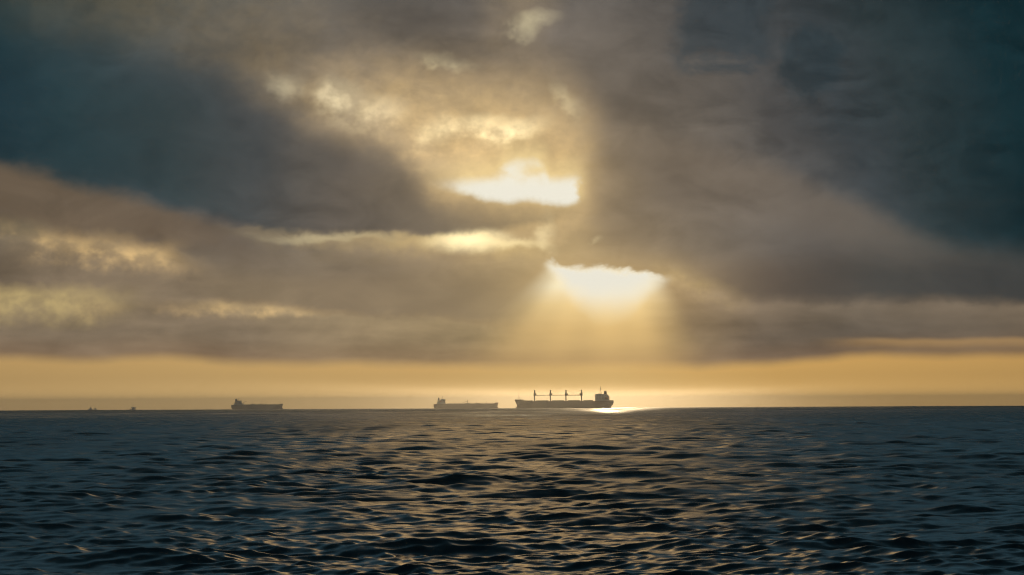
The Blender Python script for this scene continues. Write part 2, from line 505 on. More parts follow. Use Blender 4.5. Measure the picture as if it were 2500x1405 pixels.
# ------------------------------------------------------------------ the sea: one curved, wave-built sheet
def build_sea():
    rng = np.random.default_rng(11)
    # rows: fine in the foreground of the view, growing with distance
    rows = [1.0, 6.0, 15.0, 28.0, 44.0, 62.0, 80.0, 98.0, 114.0, 126.0, 134.0]
    r_ = 140.0
    while r_ < 21500:
        rows.append(r_)
        r_ += 0.183 * (r_ / 160.0) ** 1.15 if r_ < 12000 else 24 * (r_ / 12000) ** 10
    rows.append(22300.0)
    R = np.array(rows)
    dR = np.gradient(R)
    half = math.radians(10.4)
    A = np.concatenate([np.linspace(-math.pi, -math.radians(30), 24, endpoint=False),
                        np.linspace(-math.radians(30), -half, 20, endpoint=False),
                        np.linspace(-half, half, 410, endpoint=False),
                        np.linspace(half, math.radians(30), 20, endpoint=False),
                        np.linspace(math.radians(30), math.pi, 25)])
    dA = np.abs(np.gradient(A))
    RR, AA = np.meshgrid(R, A, indexing='ij')
    gap = np.maximum(dR[:, None] * np.ones_like(AA), RR * dA[None, :])     # local grid spacing
    x = (RR * np.sin(AA)).astype(np.float32)
    y = (RR * np.cos(AA)).astype(np.float32)
    hx = np.zeros_like(x); hy = np.zeros_like(x); hz = np.zeros_like(x)
    lost = np.zeros_like(x)
    # gusty patches: the chop is not even over the water
    gust = (1.0 + 0.30 * np.sin(x / 9.1 + 1.3 * np.sin(y / 31.0)) * np.sin(y / 37.0 + 1.1 * np.sin(x / 14.0) + 1.0)
            + 0.25 * np.sin(x / 33.0 + 1.2 * np.sin(y / 83.0)) * np.sin(y / 120.0 + 1.0)).astype(np.float32)
    n = 110
    lam = np.exp(np.linspace(math.log(0.48), math.log(17.0), n)) * rng.uniform(0.93, 1.07, n)
    for L in lam:
        # wind sea running towards the eye, short waves spread wider
        spread = 0.42 + 0.60 * math.exp(-L / 2.6)
        th = math.radians(-98) + rng.normal(0, spread)
        k = 2 * math.pi / L
        slope = 0.0185 * (1.0 if L < 2.4 else (2.4 / L) ** 0.25) * (1.0 + 0.55 * math.exp(-(math.log(L / 1.4) / 0.6) ** 2)) * (1.0 + 0.8 * min(1.0, max(0.0, (L - 4) / 4))) * rng.uniform(0.75, 1.25)
        amp = slope / k * 1.4142
        w = np.clip((L / gap - 2.2) / 2.5, 0, 1).astype(np.float32)
        lost += (1 - w * w) * (slope * slope)
        if not w.any():
            continue
        kx, ky = math.cos(th), math.sin(th)
        ph = (k * (kx * x + ky * y) + rng.uniform(0, 6.283)).astype(np.float32)
        w *= amp
        if L < 4.5:
            w = w * gust
        hz += w * np.cos(ph)
        s = w * np.sin(ph) * 0.95
        hx -= s * kx
        hy -= s * ky
    z = drop(RR, 0.0) + hz
    co = np.stack([x + hx, y + hy, z], -1).astype(np.float32)
    nr, na = x.shape
    idx = np.arange(nr * na).reshape(nr, na)
    f = np.stack([idx[:-1, :-1], idx[1:, :-1], idx[1:, 1:], idx[:-1, 1:]], -1).reshape(-1, 4)
    me = bpy.data.meshes.new('sea')
    me.vertices.add(nr * na)
    me.vertices.foreach_set('co', co.reshape(-1))
    me.loops.add(f.size)
    me.loops.foreach_set('vertex_index', f.reshape(-1).astype(np.int32))
    me.polygons.add(len(f))
    me.polygons.foreach_set('loop_start', np.arange(0, f.size, 4, dtype=np.int32))
    me.update(calc_edges=True)
    me.shade_smooth()
    at = me.attributes.new('chop', 'FLOAT', 'POINT')          # slope of the waves too short for the sheet
    at.data.foreach_set('value', (np.sqrt(lost) * (0.25 + 1.25 * np.clip((RR - 3500) / 2500, 0, 1))).astype(np.float32).reshape(-1))
    o = bpy.data.objects.new('sea', me)
    col.objects.link(o)
    o['kind'] = 'structure'

    return o


sea = build_sea()
m, t, b = new_mat('sea_water')
b.inputs['Base Color'].default_value = (0.0015, 0.011, 0.016, 1)
b.inputs['IOR'].default_value = 1.333
at = t.nodes.new('ShaderNodeAttribute')
at.attribute_name = 'chop'
ma = t.nodes.new('ShaderNodeMath'); ma.operation = 'MULTIPLY_ADD'
t.links.new(at.outputs['Fac'], ma.inputs[0])
ma.inputs[1].default_value = 1.0
ma.inputs[2].default_value = 0.02
mb = t.nodes.new('ShaderNodeMath'); mb.operation = 'POWER'
t.links.new(ma.outputs[0], mb.inputs[0])
mb.inputs[1].default_value = 0.5
t.links.new(mb.outputs[0], b.inputs['Roughness'])
b.inputs['Specular Tint'].default_value = (1, 1, 1, 1)
tcn = t.nodes.new('ShaderNodeTexCoord')
# cat's paws: the wind roughens the water unevenly
mp = t.nodes.new('ShaderNodeMapping')
mp.inputs['Scale'].default_value = (1 / 55.0, 1 / 420.0, 1.0)
t.links.new(tcn.outputs['Object'], mp.inputs[0])
nz = t.nodes.new('ShaderNodeTexNoise')
nz.inputs['Scale'].default_value = 1.0
nz.inputs['Detail'].default_value = 6.0
nz.inputs['Roughness'].default_value = 0.65
t.links.new(mp.outputs[0], nz.inputs['Vector'])
mr = t.nodes.new('ShaderNodeMapRange')
mr.inputs[1].default_value = 0.3; mr.inputs[2].default_value = 0.7
mr.inputs[3].default_value = 0.4; mr.inputs[4].default_value = 1.45
t.links.new(nz.outputs['Fac'], mr.inputs[0])
mc = t.nodes.new('ShaderNodeMath'); mc.operation = 'MULTIPLY'
t.links.new(mb.outputs[0], mc.inputs[0]); t.links.new(mr.outputs[0], mc.inputs[1])
t.links.new(mc.outputs[0], b.inputs['Roughness'])
# wind ripples too small for the sheet
rip = []
for size, dist, seed in ((0.35, 0.006, 1.0), (1.1, 0.016, 7.0), (5.0, 0.07, 3.0)):
    mp = t.nodes.new('ShaderNodeMapping')
    mp.inputs['Scale'].default_value = (0.75 / size, 1.0 / size, 1.0 / size)
    mp.inputs['Location'].default_value = (seed, seed * 2, 0)
    t.links.new(tcn.outputs['Object'], mp.inputs[0])
    nz = t.nodes.new('ShaderNodeTexNoise')
    nz.inputs['Scale'].default_value = 1.0
    nz.inputs['Detail'].default_value = 2.5
    nz.inputs['Distortion'].default_value = 0.4
    t.links.new(mp.outputs[0], nz.inputs['Vector'])
    bp = t.nodes.new('ShaderNodeBump')
    bp.inputs['Strength'].default_value = 1.0
    bp.inputs['Distance'].default_value = dist
    t.links.new(nz.outputs['Fac'], bp.inputs['Height'])
    if rip:
        t.links.new(rip[-1].outputs[0], bp.inputs['Normal'])
    rip.append(bp)
t.links.new(rip[-1].outputs[0], b.inputs['Normal'])
sea.data.materials.append(m)

# ------------------------------------------------------------------ haze over the water
def build_haze():
    bm = bmesh.new()
    bmesh.ops.create_cube(bm, size=1.0)
    for v in bm.verts:
        v.co = (v.co.x * 45200, v.co.y * 45200, -38.0 if v.co.z < 0 else 48.0)
    me = bpy.data.meshes.new('haze')
    bm.to_mesh(me); bm.free()
    o = bpy.data.objects.new('haze', me)
    col.objects.link(o)
    o['kind'] = 'stuff'
    o['label'] = 'golden sea haze lying low over the water'
    m = bpy.data.materials.new('haze_air')
    m.use_nodes = True
    t = m.node_tree
    t.nodes.clear()
    pv = t.nodes.new('ShaderNodeVolumePrincipled')
    pv.inputs['Color'].default_value = (1.0, 0.97, 0.93, 1)
    pv.inputs['Density'].default_value = 6.0e-5
    pv.inputs['Anisotropy'].default_value = 0.8
    out = t.nodes.new('ShaderNodeOutputMaterial')
    t.links.new(pv.outputs[0], out.inputs['Volume'])
    me.materials.append(m)
    return o


build_haze()

# ------------------------------------------------------------------ ships
def paint(name, c, rough=0.55, rust=0.0, metal=0.0):
    m, t, b = new_mat(name)
    tcx = t.nodes.new('ShaderNodeTexCoord')
    mp = t.nodes.new('ShaderNodeMapping')
    mp.inputs['Scale'].default_value = (0.10, 0.10, 0.035)      # streaks run down
    t.links.new(tcx.outputs['Object'], mp.inputs[0])
    nz = t.nodes.new('ShaderNodeTexNoise')
    nz.inputs['Scale'].default_value = 4.0
    nz.inputs['Detail'].default_value = 5.0
    t.links.new(mp.outputs[0], nz.inputs['Vector'])
    cr = t.nodes.new('ShaderNodeValToRGB')
    cr.color_ramp.elements[0].position = 0.35
    cr.color_ramp.elements[0].color = (c[0] * (1 - rust) + 0.16 * rust, c[1] * (1 - rust) + 0.055 * rust, c[2] * (1 - rust) + 0.02 * rust, 1)
    cr.color_ramp.elements[1].position = 0.62
    cr.color_ramp.elements[1].color = (*c, 1)
    t.links.new(nz.outputs['Fac'], cr.inputs[0])
    t.links.new(cr.outputs[0], b.inputs['Base Color'])
    b.inputs['Roughness'].default_value = rough
    b.inputs['Metallic'].default_value = metal
    return m


RED = paint('hull_oxide_red', (0.20, 0.045, 0.03), 0.5, 0.5)
BLACKHULL = paint('hull_brown', (0.10, 0.045, 0.028), 0.5, 0.4)
BLUEHULL = paint('hull_dark_blue', (0.02, 0.03, 0.055), 0.5, 0.2)
DECK = paint('deck_green', (0.06, 0.10, 0.075), 0.7, 0.3)
DECKRED = paint('deck_red_brown', (0.15, 0.06, 0.045), 0.7, 0.3)
WHITEP = paint('house_white', (0.60, 0.59, 0.55), 0.5, 0.15)
BUFF = paint('crane_buff', (0.36, 0.27, 0.15), 0.5, 0.2)
GREY = paint('gear_grey', (0.16, 0.17, 0.18), 0.5, 0.2)
FUNNEL = paint('funnel_blue', (0.03, 0.05, 0.10), 0.5, 0.1)
GLASS = paint('window_glass', (0.015, 0.02, 0.025), 0.08, 0.0)
ORANGE = paint('lifeboat_orange', (0.55, 0.14, 0.02), 0.45, 0.05)


def link(name, bm, mat, parent=None, smooth=False):
    bmesh.ops.recalc_face_normals(bm, faces=bm.faces)
    me = bpy.data.meshes.new(name)
    bm.to_mesh(me)
    bm.free()
    me.materials.append(mat)
    if smooth:
        me.shade_smooth()
    o = bpy.data.objects.new(name, me)
    col.objects.link(o)
    if parent is not None:
        o.parent = parent
    return o


def box(bm, x0, x1, y0, y1, z0, z1, tx=0.0, ty=0.0, bev=0.0):
    """box; tx, ty shrink the top"""
    v = [bm.verts.new(p) for p in ((x0, y0, z0), (x1, y0, z0), (x1, y1, z0), (x0, y1, z0),
                                   (x0 + tx, y0 + ty, z1), (x1 - tx, y0 + ty, z1), (x1 - tx, y1 - ty, z1), (x0 + tx, y1 - ty, z1))]
    fs = [bm.faces.new([v[i] for i in q]) for q in ((3, 2, 1, 0), (4, 5, 6, 7), (0, 1, 5, 4), (1, 2, 6, 5), (2, 3, 7, 6), (3, 0, 4, 7))]
    if bev:
        es = list({e for f in fs for e in f.edges})
        bmesh.ops.bevel(bm, geom=es, offset=bev, segments=2, affect='EDGES')


def tube(bm, a, b_, r0, r1=None, n=8):
    a, b_ = Vector(a), Vector(b_)
    r1 = r0 if r1 is None else r1
    q = (b_ - a).to_track_quat('Z', 'Y')
    rings = []
    for p, r in ((a, r0), (b_, r1)):
        rings.append([bm.verts.new(p + q @ Vector((r * math.cos(i * 2 * math.pi / n), r * math.sin(i * 2 * math.pi / n), 0))) for i in range(n)])
    for i in range(n):
        bm.faces.new((rings[0][i], rings[0][(i + 1) % n], rings[1][(i + 1) % n], rings[1][i]))
    bm.faces.new(rings[0][::-1]); bm.faces.new(rings[1])


def prism(bm, pts, y0, y1):
    """side profile (x, z) extruded across the beam"""
    A_ = [bm.verts.new((x, y0, z)) for x, z in pts]
    B_ = [bm.verts.new((x, y1, z)) for x, z in pts]
    n = len(pts)
    bm.faces.new(A_); bm.faces.new(B_[::-1])
    for i in range(n):
        bm.faces.new((A_[i], B_[i], B_[(i + 1) % n], A_[(i + 1) % n]))


def hull_mesh(levels, beam, sheer, nst=36):
    """levels: (z, x_stern, x_bow, beam factor, stern width, bow fullness), keel to deck; sheer(s) lifts the top level"""
    bm = bmesh.new()
    rows = []
    for li, (z, xs, xb, bf, sw, bfull) in enumerate(levels):
        port, star = [], []
        for i in range(nst + 1):
            s = i / nst
            s = 0.5 - 0.5 * math.cos(math.pi * s)          # finer at the ends
            x = xs + (xb - xs) * s
            w = 1.0
            if s < 0.20:
                w = sw + (1 - sw) * math.sin(s / 0.20 * math.pi / 2)
            e0 = 1 - bfull
            if s > e0:
                u = (s - e0) / bfull
                w = max(0.0, 1 - u ** 2.4)
            yy = max(0.12, w * bf * beam / 2)
            zz = z + (sheer(s) if li == len(levels) - 1 else sheer(s) * 0.5 if li == len(levels) - 2 else 0)
            port.append(bm.verts.new((x, yy, zz)))
            star.append(bm.verts.new((x, -yy, zz)))
        rows.append((port, star))
    for (p0, s0), (p1, s1) in zip(rows, rows[1:]):
        for i in range(nst):
            bm.faces.new((p0[i], p0[i + 1], p1[i + 1], p1[i]))
            bm.faces.new((s0[i + 1], s0[i], s1[i], s1[i + 1]))
        bm.faces.new((s0[0], p0[0], p1[0], s1[0]))
        bm.faces.new((p0[-1], s0[-1], s1[-1], p1[-1]))
    for (p, s_) in (rows[0], rows[-1]):
        for i in range(nst):
            bm.faces.new((p[i], s_[i], s_[i + 1], p[i + 1]))
    return bm


def rails(bm, pts, h=1.1, step=3.0):
    """guard rail along a line of deck points"""
    for a, b_ in zip(pts, pts[1:]):
        a, b_ = Vector(a), Vector(b_)
        up = Vector((0, 0, h))
        tube(bm, a + up, b_ + up, 0.05, n=4)
        tube(bm, a + up * 0.5, b_ + up * 0.5, 0.04, n=4)
        n = max(1, int((b_ - a).length / step))
        for i in range(n + 1):
            p = a.lerp(b_, i / n)
            tube(bm, p, p + up, 0.05, n=4)


def ship_root(name, label, cat, px, dist, heading, group='ships on the horizon'):
    o = bpy.data.objects.new(name, None)
    col.objects.link(o)
    a = (px - 1250) * RPP
    x, y = dist * math.sin(a), dist * math.cos(a)
    o.location = (x, y, drop(x, y))
    o.rotation_euler = (0, 0, heading - a)
    o['label'] = label
    o['category'] = cat
    o['group'] = group
    return o


def lifeboat(parent, x, y, z):
    bm = bmesh.new()
    bmesh.ops.create_uvsphere(bm, u_segments=12, v_segments=8, radius=1.0)
    for v in bm.verts:
        v.co = (x + v.co.x * 4.2, y + v.co.y * 1.4, z + v.co.z * (1.5 if v.co.z > 0 else 1.1))
    o = link('lifeboat', bm, ORANGE, parent, True)
    for dx in (-3.2, 3.2):
        bm = bmesh.new()
        tube(bm, (x + dx, y * 0.86, z - 2.2), (x + dx, y * 0.90, z + 2.6), 0.18, n=6)
        tube(bm, (x + dx, y * 0.90, z + 2.6), (x + dx, y, z + 2.2), 0.16, n=6)
        link('davit', bm, GREY, o)


def windows(parent, x, y0, y1, z, n, w=1.0, h=1.0, side=1):
    """a row of windows in a wall facing +x (side 1) or -x"""
    for i in range(n):
        y = y0 + (y1 - y0) * (i + 0.5) / n
        bm = bmesh.new()
        box(bm, x - 0.06, x + 0.06, y - w / 2, y + w / 2, z - h / 2, z + h / 2)
        link('window', bm, GLASS, parent)


def side_windows(parent, xs, y, z, w=0.9, h=0.8):
    for x in xs:
        bm = bmesh.new()
        box(bm, x - w / 2, x + w / 2, y - 0.06, y + 0.06, z - h / 2, z + h / 2)
        link('porthole', bm, GLASS, parent)


# ---- the bulk carrier with four deck cranes (x = metres from the stern, bow at 181)
def bulk_carrier():
    L = 181.0
    root = ship_root('bulk_carrier', 'dark bulk carrier with four tall deck cranes, the nearest ship on the horizon', 'ship',
                     1250 + 0, 1, 0)
    root.scale = (1.25, 1.25, 1.25)
    d = L * 1.25 / (244 * RPP)
    a = (1376.5 - 1250) * RPP
    root.location = (d * math.sin(a), d * math.cos(a), drop(d, 0))
    root.rotation_euler = (0, 0, math.pi - a)
    off = -L / 2

    def sheer(s):
        return 2.6 * max(0.0, (s - 0.90) / 0.10) ** 0.6 if s > 0.90 else 0.0

    lv = [(-4.0, 12 + off, 178 + off, 0.9, 0.25, 0.26), (-1.0, 9 + off, 179.6 + off, 1.0, 0.35, 0.24), (1.2, 7.0 + off, 178.8 + off, 1.0, 0.45, 0.25),
          (3.6, 4.0 + off, 176.6 + off, 1.0, 0.6, 0.22), (6.2, 1.2 + off, 176.4 + off, 1.0, 0.75, 0.20), (9.2, 0.2 + off, 178.4 + off, 1.0, 0.82, 0.18),
          (13.0, 0.0 + off, 180.8 + off, 1.0, 0.85, 0.16)]
    hull = link('hull', hull_mesh(lv, 30.0, sheer), BLACKHULL, root)
    # boot topping and rudder, anchors
    bm = bmesh.new()
    box(bm, 3.5 + off, 8.0 + off, -0.5, 0.5, -5, 2.6, 0.6)
    link('rudder', bm, RED, hull)
    for sy in (1, -1):
        bm = bmesh.new()
        tube(bm, (173 + off, sy * 6.3, 10.5), (173.2 + off, sy * 6.4, 7.5), 0.28)
        box(bm, 172 + off, 174.4 + off, sy * 6.5 - 0.35, sy * 6.5 + 0.35, 6.9, 7.6)
        link('anchor', bm, GREY, hull)
    # bulwark on the forecastle head
    for sy in (1, -1):
        bm = bmesh.new()
        low_, high_ = [], []
        for i in range(9):
            s = 0.925 + i * 0.0085
            u = max(0, (s - 0.84) / 0.16)
            x, y, z = off + 180.8 * s, sy * max(0.3, (1 - u ** 2.4) * 15.0), 13.0 + sheer(s)
            low_.append(bm.verts.new((x, y, z)))
            high_.append(bm.verts.new((x, y * 1.02, z + 1.1)))
        for i in range(8):
            bm.faces.new((low_[i], low_[i + 1], high_[i + 1], high_[i]))
        bmesh.ops.solidify(bm, geom=bm.faces[:], thickness=0.15)
        link('bulwark', bm, BLACKHULL, hull)
    # hatches between the cranes
    cr = [L - 36.9, L - 65.8, L - 94.1, L - 122.6]
    for x0, x1 in ((L - 33.5, L - 17.5), (cr[1] + 3.2, cr[0] - 3.2), (cr[2] + 3.2, cr[1] - 3.2), (cr[3] + 3.2, cr[2] - 3.2), (37.5, cr[3] - 3.4)):
        bm = bmesh.new()
        box(bm, x0 + off, x1 + off, -8.5, 8.5, 12.6, 13.9)
        h_ = link('hatch_coaming', bm, DECKRED, root)
        n = 4
        for i in range(n):
            w_ = (x1 - x0) / n
            bm = bmesh.new()
            box(bm, x0 + i * w_ + 0.08 + off, x0 + (i + 1) * w_ - 0.08 + off, -8.9, 8.9, 13.9, 14.45, 0.1, 0.1)
            link('hatch_cover', bm, DECK, h_)
    # cranes
    for i, cx in enumerate(cr):
        dirn = -1 if i < 3 else 1                      # jibs stowed along the deck, the last one facing forward
        span = 27.0
        bm = bmesh.new()
        tube(bm, (cx + off, 0, 12.4), (cx + off, 0, 22.6), 1.15, 1.0, 14)
        tube(bm, (cx + off, 0, 22.4), (cx + off, 0, 23.2), 1.9, 1.9, 14)
        c_ = link('deck_crane', bm, BUFF, root)
        bm = bmesh.new()
        b0, b1 = cx - 1.9 + off, cx + 1.9 + off
        prism(bm, [(b0, 23.2), (b1, 23.2), (b1 - 0.1, 27.0), (cx + 0.9 + off, 30.5), (cx + 1.1 + off, 33.4), (cx - 1.1 + off, 33.4), (cx - 1.3 + off, 30.5), (b0, 27.0)], -1.5, 1.5)
        link('crane_house', bm, BUFF, c_)
        bm = bmesh.new()
        box(bm, cx + dirn * 2.7 - 0.9 + off, cx + dirn * 2.7 + 0.9 + off, -1.0, 1.0, 24.6, 27.0, 0.2)
        link('operator_cab', bm, GLASS, c_)
        bm = bmesh.new()
        oy = 1.3 if i < 3 else -3.4
        x0, x1 = cx + dirn * 1.6 + off, cx + dirn * span + off
        zt = 24.2
        for sy in (-0.55, 0.55):
            tube(bm, (x0, oy * 0.3 + sy * 2, zt), (x1, oy + sy, zt - 0.1), 0.36, 0.26, 6)
            tube(bm, (x0, oy * 0.3 + sy * 2, zt - 1.1), (x1, oy + sy, zt - 0.7), 0.30, 0.22, 6)
        for j in range(11):
            xa = x0 + (x1 - x0) * j / 10
            ya = oy * 0.3 + (oy - oy * 0.3) * j / 10
            ww = 1.1 - 0.055 * j * 0.9
            tube(bm, (xa, ya - ww, zt), (xa, ya + ww, zt), 0.12, n=4)
            if j < 10:
                xb_ = x0 + (x1 - x0) * (j + 1) / 10
                for sy in (-1, 1):
                    tube(bm, (xa, ya + sy * ww * (1 - 0.0), zt), (xb_, ya + sy * ww, zt - 0.9), 0.12, n=4)
        link('jib', bm, BUFF, c_)
        bm = bmesh.new()
        for sy in (-0.5, 0.5):
            tube(bm, (cx + off, sy, 33.2), (x1, oy + sy, zt), 0.05, n=4)
            tube(bm, (cx + off, sy * 1.4, 33.0), (x0 + (x1 - x0) * 0.7, oy + sy, zt), 0.05, n=4)
        link('cable', bm, GREY, c_)
    # forecastle gear
    bm = bmesh.new()
    fx = L - 8.3 + off
    tube(bm, (fx, 0, 15.0), (fx, 0, 25.0), 0.42, 0.30, 8)
    tube(bm, (fx, 0, 25.0), (fx, 0, 31.0), 0.24, 0.14, 6)
    tube(bm, (fx, -1.6, 25.0), (fx, 1.6, 25.0), 0.14, n=6)
    tube(bm, (fx - 2.4, 0, 15.0), (fx, 0, 22.5), 0.15, n=6)
    link('foremast', bm, BUFF, root)
    for x_, s_ in ((L - 11.5, 1), (L - 11.5, -1)):
        bm = bmesh.new()
        tube(bm, (x_ + off, s_ * 2.2 - 0.9, 16.3), (x_ + off, s_ * 2.2 + 0.9, 16.3), 0.9, n=10)
        box(bm, x_ - 1.2 + off, x_ + 1.2 + off, s_ * 2.2 - 0.7, s_ * 2.2 + 0.7, 15.0, 16.0)
        link('windlass', bm, GREY, root)
    bm = bmesh.new()
    prism(bm, [(L - 20 + off, 12.8), (L - 14.5 + off, 12.8), (L - 14.5 + off, 16.4), (L - 16.0 + off, 16.4), (L - 17.5 + off, 14.6), (L - 20 + off, 14.3)], -6, 6)
    link('forecastle_break', bm, BLACKHULL, root)
    # accommodation: bow is +x, house spans 8..33 m from the stern
    hx0, hx1 = 7.6, 33.4
    bm = bmesh.new()
    prism(bm, [(hx0 + off, 12.9), (hx1 + off, 12.9), (hx1 + off, 22.6), (hx1 - 0.3 + off, 25.5), (hx1 - 13 + off, 25.5),
               (12.0 + off, 25.4), (hx0 + 0.4 + off, 21.6), (hx0 + 0.3 + off, 21.6)], -11.0, 11.0)
    dh = link('deckhouse', bm, WHITEP, root)
    for k, z in enumerate((15.6, 18.4, 21.2)):
        bm = bmesh.new()
        box(bm, hx0 + 1.2 + off, hx1 + 0.5 + off, -11.5, 11.5, z - 0.12, z + 0.12)
        link('deck_edge', bm, WHITEP, dh)
        for sy in (1, -1):
            bm = bmesh.new()
            rails(bm, [(hx0 + 1.4 + off, sy * 11.4, z + 0.12), (hx1 + 0.3 + off, sy * 11.4, z + 0.12)], 1.0, 2.5)
            link('guard_rail', bm, WHITEP, dh)
        for sy in (1, -1):
            side_windows(dh, [hx0 + 4 + off + j * 3.0 for j in range(8)], sy * 11.0, z + 1.4)
        windows(dh, hx1 + off, -9, 9, z + 1.4, 6, 0.9, 0.8)
    windows(dh, hx1 - 0.12 + off, -10.4, 10.4, 24.0, 10, 1.6, 1.1)
    bm = bmesh.new()
    box(bm, hx1 - 3.6 + off, hx1 + 1.2 + off, -15.8, 15.8, 21.3, 21.75)
    box(bm, hx1 - 3.4 + off, hx1 + 1.0 + off, -15.6, -11.0, 21.75, 22.9)
    box(bm, hx1 - 3.4 + off, hx1 + 1.0 + off, 11.0, 15.6, 21.75, 22.9)
    link('bridge_wing', bm, WHITEP, dh)
    bm = bmesh.new()
    box(bm, hx1 - 11.5 + off, hx1 - 4 + off, -4, 4, 25.5, 26.2)
    link('monkey_island', bm, WHITEP, dh)
    bm = bmesh.new()
    fx0, fx1 = 12.4, 17.6
    prism(bm, [(fx0 - 1.6 + off, 21.0), (fx1 + 0.3 + off, 21.0), (fx1 + off, 30.2), (fx1 - 1.2 + off, 30.8), (fx0 + 0.4 + off, 30.6), (fx0 - 0.2 + off, 26.0)], -2.7, 2.7)
    fn = link('funnel', bm, FUNNEL, root)
    for x_, y_ in ((fx1 - 1.8, 0), (fx0 + 1.6, 0.8), (fx0 + 1.6, -0.8)):
        bm = bmesh.new()
        tube(bm, (x_ + off, y_, 30.2), (x_ - 0.3 + off, y_, 32.0), 0.42, n=8)
        link('exhaust_pipe', bm, GREY, fn)
    bm = bmesh.new()
    mx_ = 23.6 + off
    for sy in (-1.3, 1.3):
        tube(bm, (mx_ + 1.3, sy, 25.4), (mx_ + 0.2, sy * 0.35, 36.0), 0.24, 0.2, 6)
        tube(bm, (mx_ - 1.5, sy, 25.4), (mx_ - 0.1, sy * 0.35, 36.0), 0.24, 0.2, 6)
    for z in (28.5, 31.5, 34.5):
        box(bm, mx_ - 1.4, mx_ + 1.6, -1.4, 1.4, z - 0.1, z + 0.1)
    tube(bm, (mx_, 0, 35.5), (mx_, 0, 39.8), 0.28, 0.12, 6)
    mast = link('radar_mast', bm, GREY, root)
    for z, w_ in ((32.3, 2.2), (35.4, 1.7)):
        bm = bmesh.new()
        box(bm, mx_ + 0.5, mx_ + 1.0, -w_, w_, z, z + 0.45)
        tube(bm, (mx_ + 0.7, 0, z - 0.7), (mx_ + 0.7, 0, z), 0.2)
        link('radar_scanner', bm, WHITEP, mast)
    for sy in (1, -1):
        lifeboat(root, 12.5 + off, sy * 13.4, 18.0)
    # poop bulwark and deck rails
    bm = bmesh.new()
    for sy in (1, -1):
        box(bm, 0.6 + off, 7.4 + off, sy * 12.6 - 0.08, sy * 12.6 + 0.08, 12.9, 14.1)
    box(bm, 0.3 + off, 0.6 + off, -12.6, 12.6, 12.9, 14.1)
    link('poop_bulwark', bm, BLACKHULL, hull)
    for sy in (1, -1):
        bm = bmesh.new()
        rails(bm, [(36 + off, sy * 14.6, 13.0), (L * 0.83 + off, sy * 14.6, 13.0)], 1.1, 4.0)
        link('guard_rail', bm, GREY, root)
    return root


